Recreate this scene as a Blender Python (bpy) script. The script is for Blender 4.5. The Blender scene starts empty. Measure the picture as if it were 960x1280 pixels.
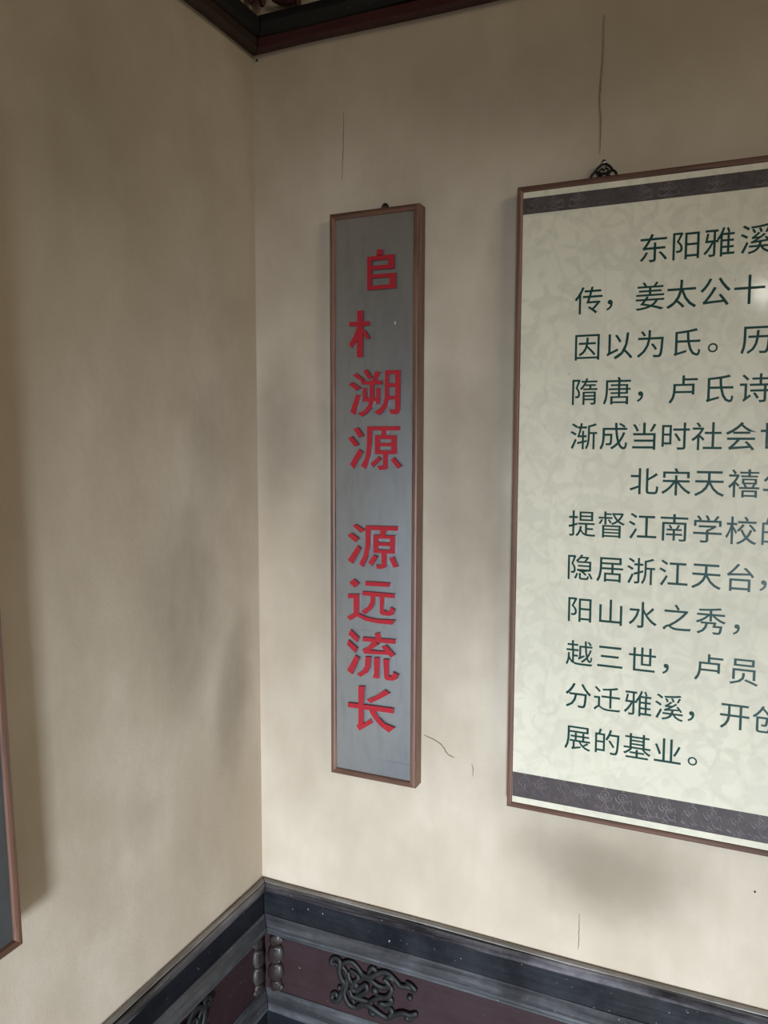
import bpy, bmesh, math, random
from mathutils import Vector, Matrix

random.seed(7)
scene = bpy.context.scene
COL = scene.collection

# ------------------------------------------------------------------ camera
CAM_POS = (0.9473, -1.4533, 1.6)
YAW, PITCH, ROLL = 0.4185, -0.0903, 0.0032
FOCAL_PX = 983.42


def make_camera():
    cam = bpy.data.cameras.new('camera')
    cam.sensor_fit = 'VERTICAL'
    cam.sensor_height = 36.0
    cam.lens = FOCAL_PX * 36.0 / 1280.0
    cam.clip_start = 0.02
    o = bpy.data.objects.new('camera', cam)
    COL.objects.link(o)
    cy, sy, cp, sp = math.cos(YAW), math.sin(YAW), math.cos(PITCH), math.sin(PITCH)
    f = Vector((-sy * cp, cy * cp, sp))
    rt = Vector((cy, sy, 0))
    up = rt.cross(f)
    r2 = math.cos(ROLL) * rt + math.sin(ROLL) * up
    u2 = -math.sin(ROLL) * rt + math.cos(ROLL) * up
    m = Matrix((r2, u2, -f)).transposed().to_4x4()
    m.translation = CAM_POS
    o.matrix_world = m
    scene.camera = o


make_camera()

# ------------------------------------------------------------------ light
world = bpy.data.worlds.new('world')
scene.world = world
world.use_nodes = True
bg = world.node_tree.nodes['Background']
bg.inputs[0].default_value = (1.0, 0.88, 0.68, 1)
bg.inputs[1].default_value = 0.20


def area_light(name, loc, target, sx, sy, power, color, spread=180):
    l = bpy.data.lights.new(name, 'AREA')
    l.shape = 'RECTANGLE'
    l.size, l.size_y = sx, sy
    l.energy = power
    l.color = color
    l.spread = math.radians(spread)
    o = bpy.data.objects.new(name, l)
    COL.objects.link(o)
    o.location = loc
    d = Vector(target) - Vector(loc)
    o.rotation_euler = d.to_track_quat('-Z', 'Y').to_euler()
    return o


# daylight entering low through the doorway of the hall, behind the photographer
area_light('doorway_daylight', (1.88, -4.35, 0.62), (0.40, 0.0, 0.10), 0.56, 1.0, 31, (0.745, 0.865, 1.0), 50)
# softer warm light added high on the right for fill, no opening known there
area_light('side_fill_light', (3.3, -2.4, 2.7), (0.6, 0.0, 1.5), 0.9, 0.7, 23, (1.0, 0.89, 0.68))

scene.view_settings.view_transform = 'Standard'
scene.view_settings.look = 'None'
scene.view_settings.gamma = 1.0
scene.view_settings.use_curve_mapping = False
scene.view_settings.exposure = 0.05


# ------------------------------------------------------------------ materials
def srgb(r, g, b):
    def c(v):
        v /= 255.0
        return v / 12.92 if v <= 0.04045 else ((v + 0.055) / 1.055) ** 2.4
    return (c(r), c(g), c(b), 1.0)


class Nodes:
    def __init__(self, name, rough=0.5, spec=0.5):
        self.m = bpy.data.materials.new(name)
        self.m.use_nodes = True
        self.t = self.m.node_tree
        self.b = self.t.nodes['Principled BSDF']
        self.b.inputs['Roughness'].default_value = rough
        self.b.inputs['Specular IOR Level'].default_value = spec
        self.co = self.t.nodes.new('ShaderNodeTexCoord').outputs['Object']

    def n(self, typ, **kw):
        nd = self.t.nodes.new(typ)
        for k, v in kw.items():
            setattr(nd, k, v)
        return nd

    def link(self, a, b):
        self.t.links.new(a, b)

    def mapping(self, scale, loc=(0, 0, 0)):
        mp = self.n('ShaderNodeMapping')
        mp.inputs['Scale'].default_value = scale
        mp.inputs['Location'].default_value = loc
        self.link(self.co, mp.inputs['Vector'])
        return mp.outputs[0]

    def noise(self, scale, detail=4, rough=0.55, vec=None, distort=0.0):
        nd = self.n('ShaderNodeTexNoise')
        nd.inputs['Scale'].default_value = scale
        nd.inputs['Detail'].default_value = detail
        nd.inputs['Roughness'].default_value = rough
        nd.inputs['Distortion'].default_value = distort
        self.link(vec if vec is not None else self.co, nd.inputs['Vector'])
        return nd.outputs['Fac']

    def ramp(self, fac, stops):
        r = self.n('ShaderNodeValToRGB')
        e = r.color_ramp.elements
        while len(e) < len(stops):
            e.new(0.5)
        for el, (p, c) in zip(e, stops):
            el.position = p
            el.color = c if isinstance(c, (tuple, list)) else (c, c, c, 1)
        self.link(fac, r.inputs[0])
        return r.outputs[0]

    def mix(self, fac, a, b, mode='MIX'):
        mx = self.n('ShaderNodeMix', data_type='RGBA', blend_type=mode)
        for sock, v in ((mx.inputs[0], fac), (mx.inputs[6], a), (mx.inputs[7], b)):
            if isinstance(v, (int, float)):
                sock.default_value = v
            elif isinstance(v, (tuple, list)):
                sock.default_value = v
            else:
                self.link(v, sock)
        return mx.outputs[2]

    def math(self, op, a, b=0.0):
        mt = self.n('ShaderNodeMath', operation=op)
        for sock, v in ((mt.inputs[0], a), (mt.inputs[1], b)):
            if isinstance(v, (int, float)):
                sock.default_value = v
            else:
                self.link(v, sock)
        return mt.outputs[0]

    def color(self, c):
        if isinstance(c, (tuple, list)):
            self.b.inputs['Base Color'].default_value = c
        else:
            self.link(c, self.b.inputs['Base Color'])

    def rough(self, r):
        self.link(r, self.b.inputs['Roughness'])

    def bump(self, h, strength=0.2, dist=0.01):
        bp = self.n('ShaderNodeBump')
        bp.inputs['Strength'].default_value = strength
        bp.inputs['Distance'].default_value = dist
        self.link(h, bp.inputs['Height'])
        self.link(bp.outputs[0], self.b.inputs['Normal'])

    def blob(self, centre, radii, soft=1.0):
        """1 at the centre of a stain, 0 outside its radii (object space)."""
        mp = self.n('ShaderNodeVectorMath', operation='SUBTRACT')
        self.link(self.warped, mp.inputs[0])
        mp.inputs[1].default_value = centre
        sc = self.n('ShaderNodeVectorMath', operation='DIVIDE')
        self.link(mp.outputs[0], sc.inputs[0])
        sc.inputs[1].default_value = radii
        ln = self.n('ShaderNodeVectorMath', operation='LENGTH')
        self.link(sc.outputs[0], ln.inputs[0])
        mr = self.n('ShaderNodeMapRange', interpolation_type='SMOOTHSTEP')
        mr.inputs['From Min'].default_value = 1.0
        mr.inputs['From Max'].default_value = 0.15
        self.link(ln.outputs['Value'], mr.inputs['Value'])
        return mr.outputs[0]


def plaster(name, base, dark, stains, seed):
    """aged lime plaster: mottled, faint trowel streaks, soot stains with their own shape"""
    k = Nodes(name, 0.85, 0.2)
    # warp the coordinates a little so that the stains get ragged outlines
    nz = k.n('ShaderNodeTexNoise')
    nz.inputs['Scale'].default_value = 3.5
    nz.inputs['Detail'].default_value = 5
    k.link(k.co, nz.inputs['Vector'])
    sub = k.n('ShaderNodeVectorMath', operation='SUBTRACT')
    k.link(nz.outputs['Color'], sub.inputs[0])
    sub.inputs[1].default_value = (0.5, 0.5, 0.5)
    scl = k.n('ShaderNodeVectorMath', operation='SCALE')
    k.link(sub.outputs[0], scl.inputs[0])
    scl.inputs['Scale'].default_value = 0.16
    add = k.n('ShaderNodeVectorMath', operation='ADD')
    k.link(k.co, add.inputs[0])
    k.link(scl.outputs[0], add.inputs[1])
    k.warped = add.outputs[0]
    big = k.noise(1.6, 5, 0.6, k.mapping((1, 1, 0.7), (seed, seed, 0)))
    c = k.mix(k.ramp(big, [(0.36, 0.0), (0.66, 1.0)]), base, dark)
    mid = k.noise(7, 5, 0.6, k.mapping((1, 1, 0.8), (seed, 3, 1)))
    c = k.mix(k.math('MULTIPLY', k.ramp(mid, [(0.42, 0.0), (0.70, 1.0)]), 0.55), c, dark)
    streak = k.noise(22, 4, 0.6, k.mapping((1, 1, 0.12), (seed, 1, 2)))
    c = k.mix(k.math('MULTIPLY', k.ramp(streak, [(0.5, 0.0), (0.8, 1.0)]), 0.30), c, dark)
    grain = k.noise(260, 2, 0.6)
    c = k.mix(k.math('MULTIPLY', k.ramp(grain, [(0.35, 0.0), (0.7, 1.0)]), 0.10), c, dark)
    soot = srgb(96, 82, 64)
    for centre, radii, amount in stains:
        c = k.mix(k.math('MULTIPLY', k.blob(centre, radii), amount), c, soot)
    k.color(c)
    h = k.math('ADD', k.math('MULTIPLY', k.noise(9, 5, 0.6), 1.0), k.math('MULTIPLY', grain, 0.12))
    k.bump(h, 0.16, 0.012)
    return k.m


def wood(name, light, dark, axis='z', rough=0.42, scale=1.0):
    k = Nodes(name, rough, 0.4)
    s = {'z': (60, 60, 3.0), 'x': (3.0, 60, 60), 'y': (60, 3.0, 60)}[axis]
    g = k.noise(scale, 6, 0.65, k.mapping(s), 0.6)
    c = k.mix(k.ramp(g, [(0.32, 0.0), (0.68, 1.0)]), light, dark)
    s2 = tuple(v * 4 for v in s)
    pore = k.noise(scale, 3, 0.6, k.mapping(s2))
    c = k.mix(k.math('MULTIPLY', k.ramp(pore, [(0.56, 0.0), (0.7, 1.0)]), 0.55), c, srgb(52, 30, 24))
    k.color(c)
    k.bump(g, 0.12, 0.002)
    return k.m


def lacquer(name, base, worn, amount, rough=0.38, axis='x', spec=0.5):
    """old dark lacquer: rubbed and dusty in streaks along the board, paler for highlights on cap and bead"""
    k = Nodes(name, rough, spec)
    s = {'x': (2.2, 40, 40), 'y': (40, 2.2, 40), 'z': (30, 30, 4)}[axis]
    st = k.noise(1.0, 6, 0.7, k.mapping(s), 0.4)
    pt = k.noise(11, 5, 0.65)
    f = k.math('MULTIPLY', k.ramp(st, [(0.40, 0.0), (0.72, 1.0)]), k.ramp(pt, [(0.30, 0.15), (0.70, 1.0)]))
    c = k.mix(k.math('MULTIPLY', f, amount), base, worn)
    fleck = k.noise(170, 1, 0.5)
    c = k.mix(k.math('MULTIPLY', k.ramp(fleck, [(0.775, 0.0), (0.80, 1.0)]), 0.5), c, srgb(190, 190, 196))
    k.color(c)
    k.rough(k.ramp(pt, [(0.3, rough - 0.10), (0.7, rough + 0.16)]))
    k.bump(k.math('ADD', st, k.math('MULTIPLY', pt, 0.6)), 0.22, 0.004)
    return k.m


def plain(name, c, rough=0.5, spec=0.5, metal=0.0, vary=0.12, scale=30):
    k = Nodes(name, rough, spec)
    n = k.noise(scale, 4, 0.6)
    d = tuple(v * (1 - 2.2 * vary) for v in c[:3]) + (1,)
    k.color(k.mix(k.ramp(n, [(0.35, 0.0), (0.7, 1.0)]), c, d))
    k.b.inputs['Metallic'].default_value = metal
    k.bump(n, 0.05, 0.002)
    return k.m


WALL_A = srgb(210, 196, 177)
WALL_B = srgb(178, 162, 141)
# stains: (centre, radii, amount) in metres on the wall
M = {}
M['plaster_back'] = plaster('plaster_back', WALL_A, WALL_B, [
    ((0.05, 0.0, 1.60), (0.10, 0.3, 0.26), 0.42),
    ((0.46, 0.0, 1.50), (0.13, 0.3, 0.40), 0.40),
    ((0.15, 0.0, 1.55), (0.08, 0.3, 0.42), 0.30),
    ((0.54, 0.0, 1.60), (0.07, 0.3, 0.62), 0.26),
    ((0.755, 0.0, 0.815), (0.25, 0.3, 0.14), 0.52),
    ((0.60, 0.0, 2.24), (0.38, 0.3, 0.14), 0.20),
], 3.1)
M['plaster_left'] = plaster('plaster_left', WALL_A, WALL_B, [
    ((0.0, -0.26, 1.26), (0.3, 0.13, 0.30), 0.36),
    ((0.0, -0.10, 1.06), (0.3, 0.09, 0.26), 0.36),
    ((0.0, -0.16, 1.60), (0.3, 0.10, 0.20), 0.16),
    ((0.0, -0.52, 2.10), (0.3, 0.22, 0.30), 0.22),
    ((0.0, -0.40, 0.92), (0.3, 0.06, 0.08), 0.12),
], 8.4)
M['plaster_upper'] = plaster('plaster_upper', srgb(205, 200, 184), srgb(178, 170, 150), [], 1.7)
M['frame_wood_v'] = wood('frame_wood_v', srgb(134, 98, 80), srgb(88, 60, 48), 'z')
M['frame_wood_h'] = wood('frame_wood_h', srgb(122, 88, 72), srgb(78, 54, 43), 'x')
M['frame_wood_d'] = wood('frame_wood_d', srgb(140, 92, 72), srgb(88, 54, 42), 'y')
for ax in 'xy':
    M['cap_' + ax] = lacquer('cap_lacquer_' + ax, srgb(30, 27, 29), srgb(150, 144, 148), 0.85, 0.30, ax)  # pale streaks are wear plus the rail's highlights put into the colour
    M['navy_' + ax] = lacquer('navy_lacquer_' + ax, srgb(12, 13, 18), srgb(44, 48, 58), 0.45, 0.40, ax)
    M['bevel_' + ax] = lacquer('bevel_lacquer_' + ax, srgb(42, 41, 43), srgb(122, 122, 126), 0.75, 0.42, ax)
    M['maroon_' + ax] = lacquer('maroon_lacquer_' + ax, srgb(42, 24, 26), srgb(58, 40, 42), 0.5, 0.58, ax, 0.35)
    M['beam_black_' + ax] = lacquer('beam_black_' + ax, srgb(20, 20, 20), srgb(44, 44, 42), 0.3, 0.55, ax)
M['beam_red'] = lacquer('beam_red', srgb(64, 25, 25), srgb(74, 38, 36), 0.4, 0.55, 'x')
M['beam_brown'] = lacquer('beam_brown', srgb(52, 36, 28), srgb(70, 54, 44), 0.4, 0.55, 'y')
M['ornament'] = plain('ornament_black', srgb(27, 26, 25), 0.58, 0.4, 0, 0.2, 60)
M['corner_carving'] = lacquer('corner_carving', srgb(40, 29, 26), srgb(88, 84, 82), 0.8, 0.42, 'z')
M['fret'] = plain('fretwork_maroon', srgb(70, 34, 32), 0.55, 0.4, 0, 0.15, 40)
M['iron'] = plain('black_iron', srgb(24, 22, 20), 0.45, 0.5, 0.4, 0.2, 80)
M['steel'] = plain('bright_steel', srgb(200, 200, 200), 0.22, 0.5, 1.0, 0.05, 80)
M['ring'] = plain('tarnished_ring', srgb(70, 66, 60), 0.35, 0.5, 0.8, 0.2, 80)
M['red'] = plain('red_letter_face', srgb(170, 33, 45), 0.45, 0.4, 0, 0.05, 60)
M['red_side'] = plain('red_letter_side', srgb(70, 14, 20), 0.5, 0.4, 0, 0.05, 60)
M['green_ink'] = plain('green_ink', srgb(24, 64, 57), 0.30, 0.25, 0, 0.06, 60)
M['crack'] = plain('crack_dark', srgb(146, 131, 110), 0.9, 0.1, 0, 0.2, 90)
M['stone'] = plain('stone_floor', srgb(150, 146, 138), 0.7, 0.3, 0, 0.1, 6)
M['ceiling'] = wood('ceiling_wood', srgb(84, 62, 46), srgb(50, 36, 28), 'y', 0.6)
M['glue'] = plain('glue_grey', srgb(112, 114, 114), 0.5, 0.4, 0, 0.1, 80)
M['white_strip'] = plain('cream_strip', srgb(216, 208, 180), 0.2, 0.5, 0, 0.03, 10)


def sign_grey():
    k = Nodes('sign_grey_paint', 0.34, 0.5)
    fine = k.noise(1.0, 4, 0.6, k.mapping((60, 60, 14)))
    big = k.noise(6, 4, 0.6)
    c = k.mix(k.ramp(big, [(0.3, 0.0), (0.7, 1.0)]), srgb(190, 195, 200), srgb(178, 183, 188))
    c = k.mix(k.math('MULTIPLY', k.ramp(fine, [(0.5, 0.0), (0.72, 1.0)]), 0.25), c, srgb(136, 140, 144))
    scr = k.noise(1.0, 3, 0.5, k.mapping((3, 3, 190)))
    c = k.mix(k.math('MULTIPLY', k.ramp(scr, [(0.70, 0.0), (0.74, 1.0)]), 0.3), c, srgb(96, 98, 100))
    k.color(c)
    k.b.inputs['Metallic'].default_value = 0.95
    k.bump(big, 0.04, 0.003)
    return k.m


def damask():
    """cream printed sheet with a faint tone-on-tone floral pattern under a gloss film"""
    k = Nodes('cream_damask', 0.10, 0.5)
    d = k.noise(7, 3, 0.5)
    base = k.mix(k.ramp(d, [(0.35, 0.0), (0.65, 1.0)]), srgb(225, 217, 195), srgb(217, 210, 189))
    leaf = k.noise(24, 2.2, 0.5, k.mapping((1, 1, 1), (4, 0, 2)), 1.6)
    c = k.mix(k.math('MULTIPLY', k.ramp(leaf, [(0.47, 0.0), (0.57, 1.0)]), 0.55), base, srgb(206, 199, 180))
    vein = k.n('ShaderNodeTexVoronoi', feature='DISTANCE_TO_EDGE')
    vein.inputs['Scale'].default_value = 15
    k.link(k.mapping((1, 1, 0.8)), vein.inputs['Vector'])
    c = k.mix(k.math('MULTIPLY', k.ramp(vein.outputs['Distance'], [(0.02, 1.0), (0.06, 0.0)]), 0.18), c, srgb(196, 186, 160))
    fleck = k.noise(120, 1, 0.5)
    c = k.mix(k.math('MULTIPLY', k.ramp(fleck, [(0.785, 0.0), (0.80, 1.0)]), 0.6), c, srgb(92, 84, 66))
    k.color(c)
    k.bump(k.noise(38, 3, 0.5), 0.035, 0.002)
    return k.m


M['sign_grey'] = sign_grey()
M['damask'] = damask()
M['sign_dark'] = plain('sign_charcoal', srgb(88, 89, 89), 0.4, 0.5, 0.2, 0.06, 20)
for ax in 'xy':
    M['dusty_' + ax] = lacquer('dusty_lacquer_' + ax, srgb(100, 95, 92), srgb(205, 202, 200), 0.9, 0.5, ax)  # dust on the bead, made paler to paint in the lip's highlight
M['band'] = plain('band_taupe', srgb(88, 79, 78), 0.22, 0.5, 0, 0.12, 45)
M['band_motif'] = plain('band_motif_grey', srgb(106, 96, 97), 0.4, 0.3, 0, 0.3, 20)


# ------------------------------------------------------------------ helpers
def tag(o, label=None, cat=None, group=None, kind=None):
    for kk, v in (('label', label), ('category', cat), ('group', group), ('kind', kind)):
        if v:
            o[kk] = v
    return o


def obj(name, bm, mats, parent=None, smooth=False):
    me = bpy.data.meshes.new(name)
    bmesh.ops.recalc_face_normals(bm, faces=bm.faces[:])
    bm.to_mesh(me)
    bm.free()
    if not isinstance(mats, (list, tuple)):
        mats = [mats]
    for m in mats:
        me.materials.append(m)
    if smooth:
        for p in me.polygons:
            p.use_smooth = True
    o = bpy.data.objects.new(name, me)
    COL.objects.link(o)
    if parent:
        o.parent = parent
    return o


def thing(name, loc, label, cat, group=None):
    o = bpy.data.objects.new(name, None)
    o.empty_display_size = 0.05
    COL.objects.link(o)
    o.location = loc
    return tag(o, label, cat, group)


def box(bm, a, b, bevel=0.0):
    r = bmesh.ops.create_cube(bm, size=1.0)
    vs = r['verts']
    for v in vs:
        v.co = Vector([a[i] if v.co[i] < 0 else b[i] for i in range(3)])
    if bevel > 0:
        es = list({e for v in vs for e in v.link_edges})
        bmesh.ops.bevel(bm, geom=es, offset=bevel, segments=3, affect='EDGES', profile=0.5)
    return bm


def prism(bm, pts, y0, y1, mat_side=0, axis='y'):
    """extrude an outline (u, z) between two depths; face material 0, sides mat_side"""
    def P(u, z, d):
        return (u, d, z) if axis == 'y' else (d, u, z)
    a = [bm.verts.new(P(u, z, y0)) for u, z in pts]
    b = [bm.verts.new(P(u, z, y1)) for u, z in pts]
    n = len(pts)
    f1 = bm.faces.new(a)
    f2 = bm.faces.new(b[::-1])
    for i in range(n):
        j = (i + 1) % n
        f = bm.faces.new((a[i], b[i], b[j], a[j]))
        f.material_index = mat_side
    return f1, f2


def catmull(pts, sub=5):
    P = [Vector(p) for p in pts]
    out = []
    for i in range(len(P) - 1):
        p0, p1, p2, p3 = P[max(i - 1, 0)], P[i], P[i + 1], P[min(i + 2, len(P) - 1)]
        for s in range(sub):
            t = s / sub
            out.append(0.5 * ((2 * p1) + (-p0 + p2) * t + (2 * p0 - 5 * p1 + 4 * p2 - p3) * t * t + (-p0 + 3 * p1 - 3 * p2 + p3) * t ** 3))
    out.append(P[-1])
    return out


def tube(bm, pts, r, seg=8, flat=None):
    """round strand along points; r number or list; flat=(axis index, factor) squashes it"""
    P = [Vector(p) for p in pts]
    rings = []
    prev = None
    for i, p in enumerate(P):
        t = (P[min(i + 1, len(P) - 1)] - P[max(i - 1, 0)])
        if t.length < 1e-9:
            t = Vector((0, 0, 1))
        t.normalize()
        ref = prev if prev is not None else (Vector((0, 1, 0)) if abs(t.y) < 0.9 else Vector((1, 0, 0)))
        u = ref - t * ref.dot(t)
        if u.length < 1e-6:
            u = t.orthogonal()
        u.normalize()
        prev = u
        w = t.cross(u)
        rr = r[i] if isinstance(r, (list, tuple)) else r
        ring = []
        for s in range(seg):
            a = 2 * math.pi * s / seg
            off = (u * math.cos(a) + w * math.sin(a)) * rr
            if flat:
                off[flat[0]] *= flat[1]
            ring.append(bm.verts.new(p + off))
        rings.append(ring)
    for a, b in zip(rings, rings[1:]):
        for s in range(seg):
            bm.faces.new((a[s], a[(s + 1) % seg], b[(s + 1) % seg], b[s]))
    bm.faces.new(rings[0][::-1])
    bm.faces.new(rings[-1])
    return bm


def blobs(bm, c, r, seg=12):
    res = bmesh.ops.create_uvsphere(bm, u_segments=seg, v_segments=8, radius=1.0)
    for v in res['verts']:
        v.co = Vector((v.co.x * r[0] + c[0], v.co.y * r[1] + c[1], v.co.z * r[2] + c[2]))


def sweep_profile(bm, prof, side, x_end, step=0.12, wob=0.0015):
    """a moulding profile [(offset from wall, z)] run along a wall and mitred in the corner.
    side 'back' runs along +x on y = 0; side 'left' runs along -y on x = 0."""
    n = max(2, int(x_end / step))
    rows = []
    rnd = random.Random(int(prof[0][1] * 1e4) + len(side))
    ph = rnd.random() * 6
    for i in range(n + 1):
        row = []
        for (p, z) in prof:
            s = p + 0.0012 + (x_end - p) * i / n
            dz = wob * math.sin(s * 9 + ph) * (0 if i == 0 else 1)
            row.append(bm.verts.new((s, -p, z + dz) if side == 'back' else (p, -s, z + dz)))
        rows.append(row)
    m = len(prof)
    for a, b in zip(rows, rows[1:]):
        for j in range(m):
            k = (j + 1) % m
            bm.faces.new((a[j], a[k], b[k], b[j]))
    bm.faces.new(rows[0])
    bm.faces.new(rows[-1][::-1])
    return bm


# ------------------------------------------------------------------ the room
X_END, Y_END = 3.4, 4.4      # room reaches this far along the back and the left wall
GAP = 0.0006


def wall_mesh(side, z0, z1, length, thick=0.08, nu=170, nz=120, rip=0.0012):
    """plaster skin, gently uneven, with real thickness behind it"""
    bm = bmesh.new()
    rnd = random.Random(5 if side == 'back' else 9)
    ph = [rnd.random() * 6 for _ in range(8)]

    def off(u, z):
        e = min(1.0, u / 0.10) * min(1.0, max(0.0, (z - z0)) / 0.05)
        return rip * e * (math.sin(u * 7 + ph[0] + 1.6 * math.sin(z * 2.3 + ph[1])) * 0.5 + math.sin(z * 6 + ph[2] + 2 * math.sin(u * 3.1 + ph[3])) * 0.5)
    grid = []
    for i in range(nu + 1):
        u = length * (i / nu)
        col = []
        for j in range(nz + 1):
            z = z0 + (z1 - z0) * j / nz
            d = off(u, z)
            col.append(bm.verts.new((u, d, z) if side == 'back' else (-d, -u, z)))
        grid.append(col)
    for i in range(nu):
        for j in range(nz):
            bm.faces.new((grid[i][j], grid[i + 1][j], grid[i + 1][j + 1], grid[i][j + 1]))
    t = thick
    c = [(0, z0), (length, z0), (length, z1), (0, z1)]
    bk = [bm.verts.new((u, t, z) if side == 'back' else (-t, -u, z)) for u, z in c]
    bm.faces.new(bk)
    bm.faces.new([grid[i][0] for i in range(nu + 1)] + [bk[1], bk[0]])
    bm.faces.new([grid[i][nz] for i in range(nu + 1)] + [bk[2], bk[3]])
    bm.faces.new([grid[0][j] for j in range(nz + 1)] + [bk[3], bk[0]])
    bm.faces.new([grid[nu][j] for j in range(nz + 1)] + [bk[2], bk[1]])
    bm.normal_update()
    rim = [e for e in bm.edges if len(e.link_faces) == 2 and e.calc_face_angle(0) > 0.7]
    bmesh.ops.split_edges(bm, edges=rim)
    return bm


Z_TOP = 3.0
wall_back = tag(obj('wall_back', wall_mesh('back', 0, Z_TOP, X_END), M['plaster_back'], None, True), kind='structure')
wall_left = tag(obj('wall_left', wall_mesh('left', 0, Z_TOP, Y_END), M['plaster_left'], None, True), kind='structure')
bm = bmesh.new()
box(bm, (-0.08, -Y_END - 2.5, -0.06), (X_END + 1.0, 0.08, 0.0))
tag(obj('floor', bm, M['stone']), kind='structure')
bm = bmesh.new()
box(bm, (-0.08, -Y_END, Z_TOP), (X_END + 0.6, 0.08, Z_TOP + 0.06))
for i in range(9):
    y = -0.35 - i * 0.48
    box(bm, (0.0, y - 0.04, Z_TOP - 0.09), (X_END, y + 0.04, Z_TOP + 0.01), 0.006)
tag(obj('ceiling', bm, M['ceiling']), kind='structure')

# cracks in the plaster
def crack(pts, w, label=None):
    bm = bmesh.new()
    pp = catmull([(x, -0.0012, z) for x, z in pts], 6)
    rnd = random.Random(int(pts[0][0] * 1000))
    pp = [p + Vector((rnd.uniform(-1, 1) * 0.0006, 0, rnd.uniform(-1, 1) * 0.0006)) for p in pp]
    n = len(pp)
    rr = [w * (0.35 + 0.65 * math.sin(math.pi * (i + 0.5) / n)) for i in range(n)]
    tube(bm, pp, rr, 6, (1, 0.35))
    return obj('crack', bm, M['crack'], wall_back)


crack([(0.713, 2.33), (0.712, 2.25), (0.709, 2.197), (0.712, 2.14), (0.711, 2.10)], 0.0011)
crack([(0.211, 2.25), (0.210, 2.19), (0.207, 2.12)], 0.0008)
crack([(0.392, 1.004), (0.413, 0.998), (0.430, 0.990), (0.443, 0.973), (0.458, 0.968)], 0.0011)
crack([(0.711, 0.704), (0.7115, 0.66), (0.711, 0.632)], 0.0009)
crack([(0.494, 0.961), (0.497, 0.950), (0.496, 0.935)], 0.0008)


# ------------------------------------------------------------------ beams over the walls
def beam(side, length, label):
    ax = 'x' if side == 'back' else 'y'
    t = thing('ceiling_beam', (0, 0, 2.39), label, 'beam', None)
    off = Vector((0, 0, 2.39))

    def part(name, prof, mat):
        bm = bmesh.new()
        sweep_profile(bm, prof, side, length)
        bmesh.ops.translate(bm, verts=bm.verts[:], vec=-off)
        return obj(name, bm, mat, t)
    part('lower_fillet', [(0.001, 2.394), (0.026, 2.390), (0.030, 2.393), (0.030, 2.411), (0.001, 2.412)], M['beam_red'] if side == 'back' else M['beam_brown'])
    part('upper_moulding', [(0.001, 2.4122), (0.034, 2.4112), (0.046, 2.416), (0.050, 2.428), (0.046, 2.440), (0.036, 2.446), (0.034, 2.452), (0.001, 2.453)], M['beam_black_' + ax])
    # openwork carving standing on the moulding: drooping leaf lobes below scrolls
    bm = bmesh.new()
    def W(s, z, p=0.020):
        return (s, -p, z) if side == 'back' else (p, -s, z)
    fl = (1, 0.6) if side == 'back' else (0, 0.6)
    s = 0.035
    k = 0
    while s < length - 0.2:
        tube(bm, catmull([W(s + 0.002, 2.475), W(s + 0.000, 2.50), W(s - 0.012, 2.53), W(s - 0.006, 2.56)], 5), [0.004 + 0.010 * math.sin(math.pi * i / 15) for i in range(16)], 8, fl)
        tube(bm, catmull([W(s + 0.025, 2.484), W(s + 0.055, 2.474), W(s + 0.085, 2.482), W(s + 0.105, 2.51), W(s + 0.085, 2.54), W(s + 0.06, 2.53), W(s + 0.065, 2.505)], 5), [0.002 + 0.010 * math.sin(math.pi * min(1, (i + 1) / 24)) for i in range(31)], 8, fl)
        tube(bm, catmull([W(s - 0.006, 2.56), W(s + 0.03, 2.575), W(s + 0.07, 2.56), W(s + 0.11, 2.55), W(s + 0.15, 2.575)], 5), 0.008, 8, fl)
        s += 0.155
    tube(bm, [W(0.021, 2.585), W(length - 0.05, 2.585)], 0.010, 8)
    # pegs that tie the carving down to the moulding
    s = 0.12
    while s < length - 0.2:
        tube(bm, [W(s, 2.451), W(s, 2.51)], 0.006, 8)
        s += 0.31
    bmesh.ops.translate(bm, verts=bm.verts[:], vec=-off)
    obj('carved_fretwork', bm, M['fret'], t, True)
    part('top_rail', [(0.001, 2.59), (0.045, 2.59), (0.05, 2.60), (0.05, 2.66), (0.001, 2.665)], M['beam_black_' + ax])
    return t


beam('back', 3.3, 'dark beam with a red lower strip along the top of the wall behind the signs')
beam('left', 4.2, 'dark brown and black beam along the top of the left wall')

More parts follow.
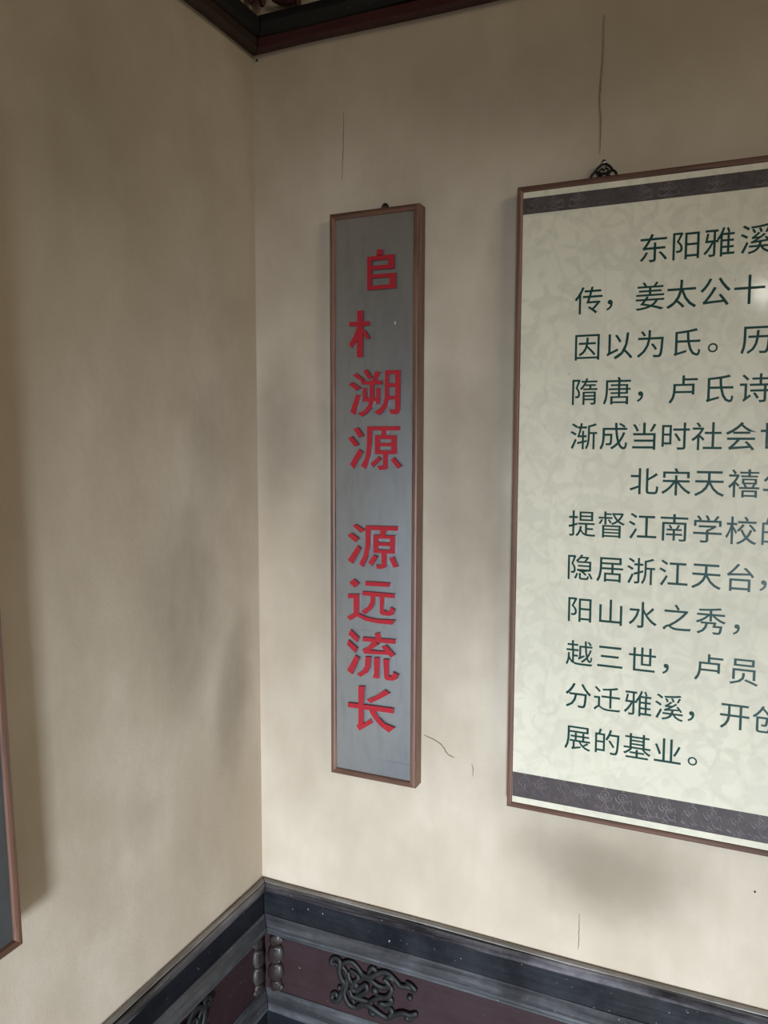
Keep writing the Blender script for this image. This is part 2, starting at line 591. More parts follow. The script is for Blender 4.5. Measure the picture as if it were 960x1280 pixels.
# ------------------------------------------------------------------ wainscot
ORNAMENT = [
    [(197.0, 468.5), (190.4, 462.8), (185.1, 466.3), (189.1, 474.4), (199.7, 478.0), (207.6, 471.5), (206.3, 454.9), (210.2, 436.1), (216.8, 425.6), (212.8, 406.9), (206.1, 389.9), (199.5, 380.3), (188.8, 380.8), (188.3, 391.9), (196.9, 397.1), (199.5, 390.3)],
    [(210.3, 466.1), (220.8, 476.5), (236.4, 479.8), (249.4, 470.0), (262.3, 459.0), (280.2, 460.6), (292.9, 469.2), (305.5, 476.6), (320.5, 478.6), (337.9, 469.2), (350.3, 460.9), (365.0, 462.9), (377.2, 459.4), (382.1, 453.7)],
    [(275.1, 467.7), (285.2, 481.7), (294.1, 473.3)],
    [(212.9, 464.3), (222.1, 452.1), (223.3, 427.6), (218.0, 406.1), (222.0, 392.3), (231.1, 380.1), (246.8, 378.8), (257.2, 388.3), (275.2, 393.9), (290.5, 388.8), (305.8, 381.4), (320.9, 378.8), (335.8, 390.9), (355.6, 402.1), (372.8, 402.7), (384.9, 409.0), (380.1, 400.2), (367.9, 389.1)],
    [(231.2, 459.7), (244.2, 456.1), (252.0, 448.6), (239.0, 432.3), (236.4, 419.1), (246.8, 417.3), (259.7, 431.1), (270.0, 439.1), (272.6, 427.6), (259.7, 413.8), (246.8, 404.9), (236.4, 396.7), (244.2, 389.2)],
    [(249.4, 442.8), (264.9, 452.4), (282.8, 452.8), (295.5, 446.8), (310.6, 444.0), (325.6, 451.0), (329.4, 442.4), (320.7, 427.6), (305.6, 423.0), (293.0, 424.0), (290.4, 435.5)],
    [(275.2, 398.8), (290.5, 413.4), (305.6, 420.6), (325.7, 424.3), (328.2, 415.4), (315.7, 407.8), (305.7, 408.3), (300.6, 401.9)],
    [(231.2, 417.5), (236.4, 404.2), (252.0, 401.5), (272.6, 400.5), (285.4, 399.6)],
    [(285.4, 387.2), (280.3, 378.2), (288.0, 377.0), (293.1, 384.7)],
    [(310.5, 463.5), (318.1, 458.5), (325.6, 451.0)],
    [(313.3, 396.0), (323.3, 401.6), (330.8, 396.7), (323.4, 382.1)],
    [(226.0, 455.7), (229.9, 439.5), (239.0, 434.8)],
    [(362.5, 471.8), (372.3, 469.9), (382.1, 463.3), (384.5, 459.2)],
    [(315.5, 467.4), (325.5, 472.8), (338.0, 464.4)]
]


def wainscot(side, length, label):
    ax = 'x' if side == 'back' else 'y'
    t = thing('wainscot', (0, 0, 0), label, 'wainscot')

    def part(name, prof, mat, wob=0.0012):
        bm = bmesh.new()
        sweep_profile(bm, prof, side, length, 0.06, wob)
        return obj(name, bm, mat, t)
    g = 0.002
    part('top_bead', [(g, 0.6085), (g, 0.6098), (0.009, 0.6112), (0.0155, 0.6104), (0.0165, 0.6088)], M['dusty_' + ax])  # dusty colour also paints in the lip's highlight
    part('cap_rail', [(g, 0.6083), (0.012, 0.6083), (0.021, 0.6080), (0.0245, 0.6035), (0.021, 0.600), (0.0235, 0.597), (0.023, 0.591), (0.017, 0.5855), (0.010, 0.582), (g, 0.581)], M['cap_' + ax])
    part('flat_board', [(g, 0.5808), (0.0095, 0.5808), (0.0100, 0.5302), (g, 0.5302)], M['navy_' + ax], 0)
    part('bevel_moulding', [(g, 0.530), (0.0110, 0.530), (0.0130, 0.5275), (0.0290, 0.511), (0.0300, 0.506), (0.0270, 0.5015), (0.0285, 0.498), (0.0240, 0.494), (0.0120, 0.4915), (g, 0.4915)], M['bevel_' + ax])
    part('panel', [(g, 0.4913), (0.0120, 0.4913), (0.0120, 0.3565), (g, 0.3565)], M['maroon_' + ax], 0)
    part('lower_moulding', [(g, 0.3563), (0.0130, 0.3563), (0.0280, 0.3370), (0.0310, 0.3330), (0.0300, 0.3270), (0.0330, 0.3230), (0.0310, 0.3160), (0.020, 0.3130), (g, 0.3130)], M['bevel_' + ax])
    part('lower_board', [(g, 0.3128), (0.0200, 0.3128), (0.0200, 0.06), (g, 0.06)], M['navy_' + ax], 0)
    part('foot_rail', [(g, 0.0598), (0.032, 0.0598), (0.034, 0.054), (0.034, 0.001), (g, 0.001)], M['cap_' + ax], 0)

    def W(s, z, p):
        return (s, -p, z) if side == 'back' else (p, -s, z)
    fl = (1, 0.65) if side == 'back' else (0, 0.65)
    # carved bamboo-like block in the corner
    bm = bmesh.new()
    segs = [(0.490, 0.465, 0.015), (0.465, 0.424, 0.020), (0.422, 0.382, 0.020), (0.383, 0.358, 0.015)]
    for z1, z0, r in segs:
        zs = [z1 + (z0 - z1) * i / 8 for i in range(9)]
        tube(bm, [W(0.0435 + 0.002 * math.sin(i * 0.8), z, 0.016) for i, z in enumerate(zs)], [r * (0.72 + 0.28 * math.sin(math.pi * i / 8)) for i in range(9)], 10, (fl[0], 0.45))
    for z in (0.463, 0.422, 0.382):
        tube(bm, [W(0.034, z, 0.018), W(0.047, z - 0.002, 0.022), W(0.058, z + 0.001, 0.016)], [0.004, 0.005, 0.003], 8)
    for z, r in ((0.479, 0.008), (0.367, 0.008)):
        pts = [W(0.053 + r * math.cos(a * 0.55) * (1 - a * 0.05), z + r * math.sin(a * 0.55) * (1 - a * 0.05), 0.016) for a in range(14)]
        tube(bm, pts, 0.0036, 8)
    tag(obj('carved_corner_block', bm, M['corner_carving'], t, True), 'worn brown carved block in the corner')
    # scrolling dragon ornament
    bm = bmesh.new()
    sh = 0.0 if side == 'back' else 0.036
    for i, st in enumerate(ORNAMENT):
        pts = catmull([W(x / 1000 + sh, z / 1000, 0.0175 + 0.0016 * math.sin(j * 1.3 + i)) for j, (x, z) in enumerate(st)], 5)
        n = len(pts)
        r = 0.0068 if i in (0, 1, 3) else 0.0060
        tube(bm, pts, [r * (0.7 + 0.3 * math.sin(math.pi * j / n)) for j in range(n)], 8, fl)
    for (x, z, r) in ((200, 464, 6), (206, 413, 6), (371, 440, 7), (365, 393, 7), (284, 463, 5), (290, 430, 9), (245, 430, 8)):
        c = W(x / 1000 + sh, z / 1000, 0.016)
        rr = (r / 1000, 0.006, r / 1000) if side == 'back' else (0.006, r / 1000, r / 1000)
        blobs(bm, c, rr)
    o = obj('carved_ornament', bm, M['ornament'], t, True)
    tag(o, 'black carved scrolling dragon ornament')
    # the same carving again further along, beyond the picture's edge
    if side == 'back':
        d = o.copy(); COL.objects.link(d); d.parent = t; d.location = (1.15, 0, 0)
    return t


wainscot('back', 3.3, 'dark lacquered wainscot with carved maroon panel under the hanging signs')
wainscot('left', 4.2, 'dark lacquered wainscot along the left wall at the lower left corner')


# ------------------------------------------------------------------ framed signs
def frame_sides(parent, w, h, fw, depth, edge, back, off=0.0):
    """four mitred frame bars with a rounded face; local x right, z up, -y out of the wall"""
    # profile across the bar: (distance in from the outer edge, depth from the wall)
    prof = [(0.0, back), (0.0, depth - edge), (edge * 0.3, depth - edge * 0.3), (edge, depth), (fw * 0.62, depth), (fw * 0.86, depth - 0.0012), (fw, depth - 0.0045), (fw, back)]
    bars = [((0, 0), (w, 0), 'frame_rail', M['frame_wood_h']), ((w, 0), (w, h), 'frame_stile', M['frame_wood_v']),
            ((w, h), (0, h), 'frame_rail', M['frame_wood_h']), ((0, h), (0, 0), 'frame_stile', M['frame_wood_v'])]
    for (a, b, nm, mat) in bars:
        A, B = Vector((a[0], 0, a[1])), Vector((b[0], 0, b[1]))
        d = (B - A).normalized()
        nin = Vector((-d.z, 0, d.x))
        L = (B - A).length
        bm = bmesh.new()
        N = 24
        rows = []
        for i in range(N + 1):
            row = []
            for (u, p) in prof:
                s0, s1 = u, L - u
                pos = A + d * (s0 + (s1 - s0) * i / N) + nin * u + Vector((0, -p, 0))
                row.append(bm.verts.new(pos))
            rows.append(row)
        m = len(prof)
        for r0, r1 in zip(rows, rows[1:]):
            for j in range(m):
                k = (j + 1) % m
                bm.faces.new((r0[j], r0[k], r1[k], r1[j]))
        bm.faces.new(rows[0]); bm.faces.new(rows[-1][::-1])
        obj(nm, bm, mat, parent)


def ring_hanger(parent, x, z, name='hanging_ring'):
    bm = bmesh.new()
    pts = [(x + 0.0062 * math.cos(a), -0.012, z + 0.004 + 0.0085 * math.sin(a)) for a in [math.pi * (-0.15 + 1.3 * i / 16) for i in range(17)]]
    tube(bm, pts, 0.0020, 8)
    box(bm, (x - 0.006, -0.0145, z - 0.004), (x + 0.006, -0.0100, z + 0.004), 0.001)
    obj(name, bm, M['ring'], parent, True)


GLYPHS = [
    ('zi', [[(300.1, 1967.9), (312.0, 1966.8), (310.9, 1957.4), (298.5, 1956.4)], [(279.0, 1956.0), (288.9, 1955.5), (288.3, 1892.1), (279.1, 1892.4)], [(279.0, 1956.0), (336.1, 1955.7), (336.2, 1947.7), (279.0, 1947.4)], [(323.4, 1956.2), (336.1, 1955.7), (336.2, 1929.8), (323.5, 1929.2)], [(287.0, 1937.8), (336.2, 1937.8), (336.2, 1929.4), (287.0, 1930.1)], [(287.0, 1921.1), (339.8, 1921.1), (339.8, 1913.7), (287.0, 1914.3)], [(327.1, 1921.1), (339.8, 1921.1), (339.9, 1892.6), (327.2, 1892.5)], [(279.1, 1899.9), (339.9, 1900.4), (339.9, 1892.2), (279.1, 1892.4)]]),
    ('mu', [[(257.9, 1854.7), (270.1, 1854.6), (269.7, 1763.6), (256.6, 1764.2)], [(240.0, 1833.5), (284.3, 1832.7), (283.8, 1824.6), (240.0, 1825.2)], [(257.9, 1824.9), (265.2, 1824.5), (265.2, 1814.7), (258.4, 1799.8), (246.0, 1781.7), (239.5, 1790.2), (250.4, 1806.7)], [(266.5, 1814.2), (275.0, 1815.7), (285.3, 1800.6), (277.5, 1798.4)]]),
    ('su', [[(247.7, 1729.0), (256.0, 1733.7), (272.5, 1720.0), (267.3, 1716.5)], [(238.8, 1711.7), (245.6, 1716.2), (265.7, 1704.6), (256.0, 1698.8)], [(255.0, 1691.4), (265.3, 1688.1), (259.1, 1668.8), (253.3, 1650.4), (242.1, 1657.0)], [(270.4, 1737.5), (278.6, 1739.9), (290.8, 1723.2), (281.7, 1720.7)], [(295.9, 1736.1), (309.6, 1732.0), (298.9, 1716.0), (290.8, 1716.2)], [(265.7, 1717.5), (312.0, 1717.5), (312.1, 1709.5), (267.3, 1710.6)], [(284.7, 1711.5), (294.3, 1711.2), (294.4, 1679.3), (289.9, 1664.7), (279.7, 1654.7), (268.4, 1647.4), (258.7, 1653.6), (272.5, 1659.4), (280.7, 1668.5), (284.8, 1679.4)], [(269.8, 1703.6), (278.6, 1703.4), (278.2, 1683.2), (269.8, 1677.9)], [(299.0, 1702.9), (308.5, 1702.7), (307.1, 1671.7), (299.0, 1671.9)], [(269.8, 1684.3), (300.0, 1683.7), (300.0, 1677.3), (269.8, 1677.3)], [(318.0, 1736.5), (326.4, 1736.2), (326.6, 1678.7), (322.2, 1666.1), (314.2, 1656.1), (305.2, 1650.2), (294.4, 1655.5), (306.2, 1662.6), (315.2, 1673.4), (317.8, 1686.1)], [(318.0, 1736.5), (350.7, 1736.1), (350.3, 1728.6), (318.0, 1729.2)], [(339.4, 1736.1), (350.7, 1736.1), (350.1, 1658.4), (347.2, 1653.4), (339.3, 1651.3), (330.3, 1652.3), (327.3, 1660.9), (339.8, 1660.4)], [(325.7, 1711.3), (340.4, 1710.9), (340.4, 1704.1), (325.7, 1704.4)], [(325.8, 1686.9), (340.5, 1686.6), (340.5, 1680.3), (325.8, 1680.5)]]),
    ('yuan', [[(249.3, 1623.4), (259.1, 1626.8), (271.5, 1609.8), (260.8, 1606.1)], [(237.2, 1604.8), (246.2, 1609.1), (260.8, 1591.8), (251.2, 1588.6)], [(261.2, 1583.8), (270.5, 1576.9), (249.7, 1543.6), (241.4, 1552.8)], [(279.3, 1628.0), (350.3, 1628.0), (350.3, 1620.0), (279.4, 1620.2)], [(279.3, 1628.0), (291.0, 1627.9), (290.1, 1592.8), (287.0, 1570.6), (277.8, 1543.5), (265.8, 1549.8), (275.7, 1566.8), (279.0, 1589.1)], [(311.9, 1620.5), (322.4, 1620.5), (320.4, 1610.0), (309.3, 1610.0)], [(296.6, 1610.4), (307.3, 1610.4), (307.4, 1573.6), (296.6, 1573.5)], [(332.1, 1610.4), (343.4, 1610.4), (343.6, 1573.9), (332.2, 1573.8)], [(296.6, 1610.4), (343.4, 1610.4), (343.5, 1603.1), (296.6, 1603.0)], [(306.4, 1595.5), (333.5, 1595.6), (333.6, 1589.0), (306.4, 1588.9)], [(296.6, 1580.7), (343.6, 1581.1), (343.6, 1573.9), (296.6, 1573.5)], [(314.1, 1574.0), (324.6, 1574.1), (324.7, 1548.9), (321.7, 1544.2), (313.6, 1542.8), (306.1, 1542.1), (302.0, 1550.4), (314.2, 1550.6)], [(304.4, 1569.3), (309.5, 1563.1), (292.2, 1547.5), (287.7, 1554.8)], [(330.7, 1562.8), (337.7, 1567.8), (353.7, 1550.8), (345.2, 1545.9)]]),
    ('yuan2', [[(247.2, 1428.7), (253.5, 1432.9), (274.6, 1421.5), (264.9, 1415.4)], [(235.4, 1408.5), (244.3, 1414.3), (262.0, 1403.5), (253.1, 1395.9)], [(258.1, 1389.0), (265.9, 1383.4), (246.8, 1351.3), (236.3, 1358.4)], [(276.2, 1430.4), (347.4, 1431.7), (346.7, 1423.3), (276.2, 1421.9)], [(276.2, 1430.4), (288.2, 1430.6), (287.3, 1392.1), (281.5, 1367.0), (271.2, 1345.8), (262.0, 1352.4), (271.8, 1369.9), (276.2, 1391.5)], [(309.3, 1423.2), (322.2, 1422.5), (317.9, 1412.8), (307.4, 1412.2)], [(293.6, 1412.8), (305.1, 1412.8), (304.8, 1377.3), (293.7, 1377.0)], [(329.9, 1412.9), (340.8, 1412.9), (340.6, 1377.4), (330.0, 1377.1)], [(293.6, 1412.8), (340.8, 1413.3), (340.8, 1407.0), (293.6, 1405.7)], [(303.6, 1398.0), (331.2, 1398.8), (331.3, 1392.0), (303.7, 1391.3)], [(293.7, 1383.3), (340.5, 1384.3), (340.6, 1377.4), (293.7, 1376.6)], [(311.4, 1377.1), (322.8, 1377.3), (322.9, 1353.8), (320.0, 1348.3), (313.4, 1345.7), (302.2, 1344.4), (299.0, 1352.5), (311.8, 1353.0)], [(295.0, 1373.1), (302.8, 1368.3), (290.3, 1349.8), (282.5, 1356.4)], [(328.5, 1367.3), (338.3, 1371.5), (347.9, 1352.0), (337.7, 1349.2)]]),
    ('yuan3', [[(239.6, 1311.8), (250.2, 1320.5), (262.0, 1312.1), (251.5, 1302.6)], [(236.2, 1288.4), (262.6, 1289.6), (262.0, 1281.5), (236.2, 1279.6)], [(249.2, 1288.9), (262.6, 1289.3), (261.4, 1250.7), (258.1, 1244.1), (249.1, 1247.8)], [(234.2, 1240.0), (249.1, 1249.6), (260.0, 1249.7), (278.8, 1244.3), (302.1, 1242.0), (341.4, 1244.0), (334.8, 1234.1), (302.1, 1233.9), (274.8, 1236.7), (257.1, 1244.0), (242.2, 1234.0)], [(275.7, 1317.0), (330.6, 1318.2), (329.7, 1309.9), (275.7, 1308.6)], [(269.3, 1296.5), (340.6, 1296.6), (340.3, 1288.1), (269.3, 1288.4)], [(288.4, 1294.5), (298.5, 1294.4), (297.2, 1275.5), (290.4, 1262.4), (274.8, 1249.3), (267.0, 1254.9), (280.7, 1265.1), (287.5, 1276.5)], [(307.8, 1292.5), (318.3, 1292.5), (316.5, 1263.0), (321.3, 1259.0), (328.0, 1260.5), (331.8, 1269.7), (341.3, 1264.9), (336.6, 1254.2), (329.0, 1251.3), (313.7, 1251.7), (308.3, 1255.1)]]),
    ('liu', [[(242.7, 1215.1), (261.4, 1200.1), (257.1, 1189.6), (237.5, 1204.3)], [(237.5, 1193.0), (258.1, 1177.9), (253.1, 1167.6), (234.1, 1182.5)], [(253.1, 1162.7), (262.7, 1157.4), (246.1, 1121.5), (234.6, 1128.7)], [(296.4, 1212.3), (309.0, 1215.0), (312.9, 1200.7), (301.9, 1198.1)], [(269.9, 1201.9), (342.6, 1204.6), (341.6, 1195.6), (269.4, 1193.7)], [(293.5, 1196.8), (306.1, 1191.0), (286.7, 1176.6), (273.9, 1168.2), (269.4, 1176.4), (280.8, 1182.2)], [(273.9, 1175.8), (323.6, 1178.4), (326.5, 1171.7), (272.9, 1168.1)], [(312.0, 1186.2), (321.6, 1191.6), (341.8, 1173.8), (333.2, 1166.6), (325.5, 1172.9)], [(275.9, 1162.2), (289.1, 1162.7), (287.1, 1142.1), (279.9, 1128.5), (265.1, 1118.4), (257.1, 1123.8), (270.0, 1132.7), (275.3, 1142.5)], [(295.5, 1162.7), (308.2, 1163.7), (306.7, 1120.0), (292.7, 1120.6), (295.6, 1128.6)], [(315.9, 1161.9), (329.4, 1162.5), (328.0, 1130.0), (330.5, 1127.6), (336.2, 1130.1), (337.5, 1138.4), (349.6, 1133.6), (345.8, 1124.2), (337.2, 1119.8), (321.8, 1119.3), (318.4, 1125.2)]]),
    ('chang', [[(319.0, 1099.0), (330.6, 1092.4), (309.4, 1078.6), (287.9, 1066.4), (279.4, 1072.6), (300.6, 1083.7)], [(236.0, 1060.4), (260.1, 1061.2), (339.4, 1062.9), (338.5, 1052.4), (236.0, 1051.1)], [(260.1, 1098.8), (275.0, 1099.5), (272.0, 1065.1), (271.9, 1020.4), (260.1, 1014.3), (260.7, 1045.0)], [(256.1, 1013.7), (260.1, 1019.0), (272.1, 1020.8), (288.9, 1034.4), (292.9, 1025.8), (263.1, 1005.0)], [(284.9, 1051.3), (297.7, 1052.3), (306.6, 1038.9), (320.2, 1028.2), (342.5, 1023.4), (329.0, 1011.3), (310.5, 1021.2), (296.8, 1033.8), (287.9, 1045.3)]]),
]

SX0, SX1, SZ0, SZ1 = 0.1959, 0.3868, 0.9035, 2.0456
sw, sh_ = SX1 - SX0, SZ1 - SZ0
FD = 0.035


def sign_board(t, face='sign_grey'):
    frame_sides(t, sw, sh_, 0.0125, FD, 0.004, 0.002)
    bm = bmesh.new()
    box(bm, (0.0115, -(FD - 0.0055), 0.0115), (sw - 0.0115, -0.006, sh_ - 0.0115))
    tag(obj('sign_face', bm, M[face], t), 'silver grey painted face' if face == 'sign_grey' else 'charcoal face')
    ring_hanger(t, 0.5 * sw + 0.0155, sh_)


sign = thing('hanging_sign', (SX0, -0.0012, SZ0), 'narrow grey wall sign with raised red Chinese characters in a wooden frame', 'sign')
sign_board(sign)
for gi, (nm, strokes) in enumerate(GLYPHS):
    bm = bmesh.new()
    for si, st in enumerate(strokes):
        pts = [((x / 1000 - SX0), (z / 1000 - SZ0)) for x, z in st]
        f = -(FD - 0.0055)
        prism(bm, pts, f - 0.0048 - 0.00004 * si, f + 0.0004, 1)
    bmesh.ops.recalc_face_normals(bm, faces=bm.faces[:])
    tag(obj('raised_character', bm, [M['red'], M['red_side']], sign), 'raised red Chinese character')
# faint traces of glue left where pieces of two characters have fallen off
bm = bmesh.new()
FZ = -(FD - 0.0055)
for (p, q) in [((0.2927, 1.8444), (0.3302, 1.8467)), ((0.3302, 1.8467), (0.3380, 1.8355)), ((0.2927, 1.8444), (0.2945, 1.8304))]:
    tube(bm, [(p[0] - SX0, FZ, p[1] - SZ0), (q[0] - SX0, FZ, q[1] - SZ0)], 0.00045, 6)
o = obj('glue_residue', bm, M['glue'], sign)
tag(o, 'faint glue outline where part of a character is missing')
bm = bmesh.new()
blobs(bm, (0.3368 - SX0, FZ, 1.827 - SZ0), (0.0011, 0.0010, 0.0036))
o = obj('glue_residue', bm, M['white_strip'], sign)
tag(o, 'small pale glue drop beside the broken character')

# twin sign on the left wall, only its right edge in view
twin = thing('hanging_sign', (0.0, 0, 0), 'wooden framed dark sign on the left wall, cut by the picture edge', 'sign')
sign_board(twin, 'sign_dark')
lean = math.radians(1.7)
twin.matrix_world = Matrix.Translation((0.019, -0.6955, 0.888)) @ Matrix.Rotation(lean, 4, 'X') @ Matrix.Rotation(math.radians(90), 4, 'Z') @ Matrix.Translation((-sw, 0, 0))

# ------------------------------------------------------------------ the big text board
BX0, BX1, BZ0, BZ1 = 0.5755, 2.42, 0.9065, 2.0495
bw, bh = BX1 - BX0, BZ1 - BZ0
BD = 0.038
board = thing('text_board', (BX0, -0.0012, BZ0), 'large cream wall board with green Chinese text and taupe bands in a thin wooden frame', 'board')
frame_sides(board, bw, bh, 0.0105, BD, 0.003, 0.002)
FACE = BD - 0.004
bm = bmesh.new()
box(bm, (0.0095, -FACE, 0.0095), (bw - 0.0095, -0.006, bh - 0.0095))
tag(obj('printed_sheet', bm, M['damask'], board), 'glossy cream sheet with faint floral print')
for nm, z0, z1 in (('top_band', 2.0010, 2.0290), ('bottom_band', 0.9285, 0.9760)):
    bm = bmesh.new()
    box(bm, (0.0105, -(FACE + 0.0003), z0 - BZ0), (bw - 0.0105, -(FACE - 0.001), z1 - BZ0))
    band = tag(obj(nm, bm, M['band'], board), 'dark taupe band with a faint scroll pattern')
    bm = bmesh.new()
    y = -(FACE + 0.0004)
    hb = z1 - z0
    per = 0.0735
    s = 0.034
    k = 0
    def R(pts, r=0.00085):
        tube(bm, catmull(pts, 5), r, 6, (1, 0.3))
    while s < bw - 0.06:
        zb = z0 - BZ0
        q = hb / 0.0475
        # crown
        R([(s - 0.006, y, zb + 0.030 * q), (s - 0.007, y, zb + 0.037 * q), (s, y, zb + 0.041 * q), (s + 0.007, y, zb + 0.037 * q), (s + 0.006, y, zb + 0.030 * q), (s, y, zb + 0.027 * q), (s - 0.006, y, zb + 0.030 * q)])
        R([(s - 0.002, y, zb + 0.044 * q), (s, y, zb + 0.0465 * q), (s + 0.002, y, zb + 0.044 * q)], 0.0011)
        R([(s - 0.003, y, zb + 0.033 * q), (s, y, zb + 0.036 * q), (s + 0.003, y, zb + 0.033 * q)])
        # stem and curling leaves
        R([(s, y, zb + 0.027 * q), (s - 0.002, y, zb + 0.016 * q), (s - 0.009, y, zb + 0.009 * q), (s - 0.016, y, zb + 0.012 * q), (s - 0.014, y, zb + 0.018 * q)])
        R([(s, y, zb + 0.027 * q), (s + 0.002, y, zb + 0.016 * q), (s + 0.009, y, zb + 0.009 * q), (s + 0.016, y, zb + 0.012 * q), (s + 0.014, y, zb + 0.018 * q)])
        R([(s - 0.007, y, zb + 0.006 * q), (s - 0.003, y, zb + 0.0035 * q), (s, y, zb + 0.008 * q), (s + 0.003, y, zb + 0.0035 * q), (s + 0.007, y, zb + 0.006 * q)])
        R([(s - 0.004, y, zb + 0.022 * q), (s - 0.010, y, zb + 0.026 * q), (s - 0.013, y, zb + 0.033 * q)], 0.0011)
        R([(s + 0.004, y, zb + 0.022 * q), (s + 0.010, y, zb + 0.026 * q), (s + 0.013, y, zb + 0.033 * q)], 0.0011)
        # little flying scroll between
        c = s + per * 0.5
        R([(c - 0.010, y, zb + 0.022 * q), (c - 0.009, y, zb + 0.030 * q), (c - 0.004, y, zb + 0.031 * q), (c - 0.003, y, zb + 0.024 * q), (c, y, zb + 0.030 * q), (c + 0.003, y, zb + 0.024 * q), (c + 0.004, y, zb + 0.031 * q), (c + 0.009, y, zb + 0.030 * q), (c + 0.010, y, zb + 0.022 * q)])
        R([(c - 0.012, y, zb + 0.011 * q), (c - 0.004, y, zb + 0.007 * q), (c + 0.004, y, zb + 0.011 * q), (c + 0.012, y, zb + 0.007 * q)])
        s += per * (0.42 if k % 2 == 0 else 0.58) * 1.0
        k += 1
    tag(obj('band_pattern', bm, M['band_motif'], band), kind='stuff')

# printed text, one mesh for each line
LINES = [
    (1921.5, '\u4e1c\u9633\u96c5\u6eaa', [809, 860, 910.5, 965]),
    (1843, '\u4f20\uff0c\u59dc\u592a\u516c\u5341', [705, 740, 806, 855.5, 907, 958]),
    (1763.5, '\u56e0\u4ee5\u4e3a\u6c0f\u3002\u5386', [704, 757, 810, 865, 907, 972]),
    (1686, '\u968b\u5510\uff0c\u5362\u6c0f\u8bd7', [701, 757, 795, 864, 918, 973]),
    (1608, '\u6e10\u6210\u5f53\u65f6\u793e\u4f1a\u4e16', [702, 753, 804, 853.5, 903.5, 955, 1006.5]),
    (1531, '\u5317\u5b8b\u5929\u79a7\u5e74', [806, 858, 910, 962.5, 1014]),
    (1453, '\u63d0\u7763\u6c5f\u5357\u5b66\u6821\u7684', [703, 754, 806, 857.5, 910, 961.5, 1013]),
    (1374.5, '\u9690\u5c45\u6d59\u6c5f\u5929\u53f0\uff0c', [701, 754, 806, 859, 911, 963, 998]),
    (1297.5, '\u9633\u5c71\u6c34\u4e4b\u79c0\uff0c', [703, 757, 811, 867, 921, 961]),
    (1217, '\u8d8a\u4e09\u4e16\uff0c\u5362\u5458', [704, 758, 813, 852, 921, 975]),
    (1139, '\u5206\u8fc1\u96c5\u6eaa\uff0c\u5f00\u521b', [704, 755, 808, 860, 896, 964, 1015]),
    (1060, '\u5c55\u7684\u57fa\u4e1a\u3002', [705, 757, 809, 860, 901]),
]
EM = 0.0500
_gl = {}


def glyph(ch):
    """flat outline mesh of one printed character, in em units around its em box centre"""
    if ch in _gl:
        return _gl[ch]
    cu = bpy.data.curves.new('glyph', 'FONT')
    cu.body = ch
    cu.size = 1.0
    cu.resolution_u = 3
    cu.fill_mode = 'FRONT'
    cu.offset = INK_OFFSET
    o = bpy.data.objects.new('glyph', cu)
    COL.objects.link(o)
    bpy.context.view_layer.update()
    dg = bpy.context.evaluated_depsgraph_get()
    me = bpy.data.meshes.new_from_object(o.evaluated_get(dg))
    vs = [v.co.copy() for v in me.vertices]
    fs = [tuple(p.vertices) for p in me.polygons]
    bpy.data.meshes.remove(me)
    bpy.data.objects.remove(o)
    bpy.data.curves.remove(cu)
    xs = [v.x for v in vs]; ys = [v.y for v in vs]
    _gl[ch] = (vs, fs, (min(xs), max(xs), min(ys), max(ys)))
    return _gl[ch]


INK_OFFSET = 0.0022
UNIT = glyph('\u56fd')[2]
UNIT_W = (UNIT[1] - UNIT[0]) / 0.835       # one em of the font in its own units
EMC = ((UNIT[0] + UNIT[1]) / 2, (UNIT[2] + UNIT[3]) / 2)
CLAUSES = []
for z, text, xs in LINES:
    start = 0
    for i, ch in enumerate(text):
        if ch in '\uff0c\u3002' or i == len(text) - 1:
            CLAUSES.append((z, text[start:i + 1], xs[start:i + 1]))
            start = i + 1
for z, text, xs in CLAUSES:
    bm = bmesh.new()
    for ch, x in zip(text, xs):
        vs, fs, bb = glyph(ch)
        s = EM / UNIT_W
        if ch in '\uff0c\u3002':
            s *= 1.05 if ch == '\uff0c' else 1.0
            cx, cz = (bb[0] + bb[1]) / 2, (bb[2] + bb[3]) / 2
            dz = -9.5
        else:
            cx, cz = EMC
            dz = 0
        nv = [bm.verts.new(((v.x - cx) * s + x / 1000 - BX0, -(FACE + 0.0002), (v.y - cz) * s + (z + dz) / 1000 - BZ0)) for v in vs]
        for f in fs:
            try:
                bm.faces.new([nv[i] for i in f])
            except ValueError:
                pass
    for f in bm.faces:
        f.normal_update()
        if f.normal.y > 0:
            f.normal_flip()
    me = bpy.data.meshes.new('printed_text')
    bm.to_mesh(me); bm.free()
    me.materials.append(M['green_ink'])
    o = bpy.data.objects.new('printed_text', me)
    COL.objects.link(o); o.parent = board
    tag(o, 'printed dark green Chinese characters')

# iron bracket on the board's top edge
bm = bmesh.new()
cx, zb, yb = 0.7215 - BX0, bh, -0.016
def B(pts, r=0.0021):
    tube(bm, catmull([(cx + x / 1000, yb, zb + z / 1000) for x, z in pts], 5), r, 8)
B([(-21, -2), (-21, 8), (-16, 14), (-11, 14), (-8, 10)])
B([(-21 + 42, -2), (21, 8), (16, 14), (11, 14), (8, 10)])
B([(-15, 13), (-11, 20), (-5, 25), (0, 27), (5, 25), (11, 20), (15, 13)], 0.0022)
B([(-12, 12), (0, 10.5), (12, 12)], 0.0024)
B([(-12, -1), (-11, 5), (-6, 7), (-2, 4), (-5, 1)], 0.0018)
B([(12, -1), (11, 5), (6, 7), (2, 4), (5, 1)], 0.0018)
B([(-6, 11), (-7, 16), (-3, 19), (0, 15), (3, 19), (7, 16), (6, 11)], 0.0015)
box(bm, (cx - 0.022, yb - 0.002, zb - 0.005), (cx + 0.022, yb + 0.002, zb + 0.0005), 0.0008)
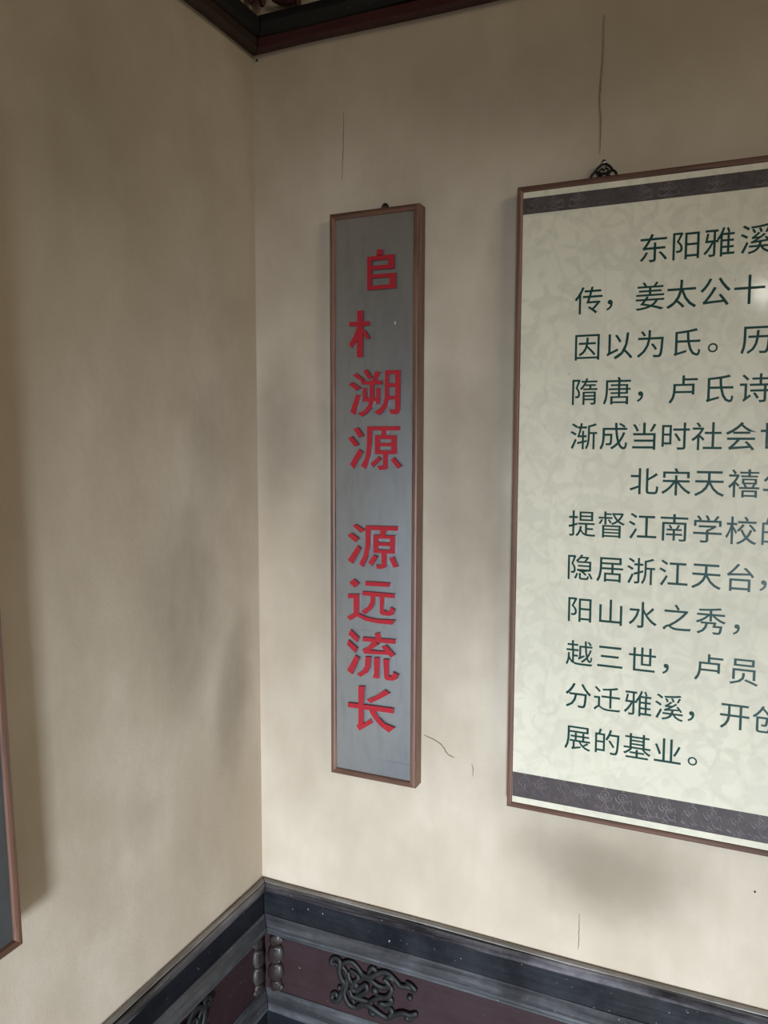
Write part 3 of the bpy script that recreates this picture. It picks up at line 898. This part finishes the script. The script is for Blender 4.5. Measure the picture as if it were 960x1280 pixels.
br = obj('hanger_bracket', bm, M['iron'], board, True)
tag(br, 'black wrought iron scroll bracket')
d = br.copy(); COL.objects.link(d); d.parent = board; d.location = (bw - 2 * cx, 0, 0)


def nail(x, z, length, r, label, mat):
    bm = bmesh.new()
    tube(bm, [(x, 0.004, z), (x, -length, z + length * 0.12)], r, 10)
    tube(bm, [(x, -length, z + length * 0.12), (x, -length - 0.0012, z + length * 0.12 + 0.0002)], r * 1.7, 12)
    o = obj('nail', bm, mat, None, True)
    return tag(o, label, 'nail')


nail(0.7218, 2.0765, 0.020, 0.0022, 'shiny nail carrying the iron bracket of the large cream board', M['steel'])
nail(SX0 + 0.5 * sw + 0.0155, 2.0520, 0.014, 0.0016, 'small nail in the hanging ring above the narrow grey sign', M['ring'])
nail(0.0115, 2.3825, 0.004, 0.0012, 'small dark nail in the top corner just below the red beam strip', M['iron'])
nail(1.009, 0.822, 0.002, 0.0009, 'tiny dark nail head in the bare plaster below the large cream board', M['iron'])

# bare bulb of the hall on its cord behind the photographer; only its glint on the glossy board is seen
lamp = thing('pendant_bulb', (1.05, -3.5, 2.42), 'bare light bulb on a cord, seen only as a glint on the glossy board', 'lamp')
bm = bmesh.new()
blobs(bm, (0, 0, 0), (0.030, 0.030, 0.034), 16)
k = bpy.data.materials.new('bulb_glow')
k.use_nodes = True
k.node_tree.nodes['Principled BSDF'].inputs['Emission Color'].default_value = (1.0, 0.97, 0.9, 1)
k.node_tree.nodes['Principled BSDF'].inputs['Emission Strength'].default_value = 60.0
obj('bulb', bm, k, lamp, True)
bm = bmesh.new()
tube(bm, [(0, 0, 0.026), (0, 0, 0.040), (0, 0, 0.075), (0, 0, 0.082)], [0.016, 0.019, 0.019, 0.006], 14)
obj('socket', bm, M['iron'], lamp, True)
bm = bmesh.new()
tube(bm, [(0, 0, 0.080), (0, 0, 0.30), (0, 0, 0.50)], 0.003, 8)
box(bm, (-0.02, -0.02, 0.49), (0.02, 0.02, 0.51), 0.004)
obj('cord', bm, M['iron'], lamp)
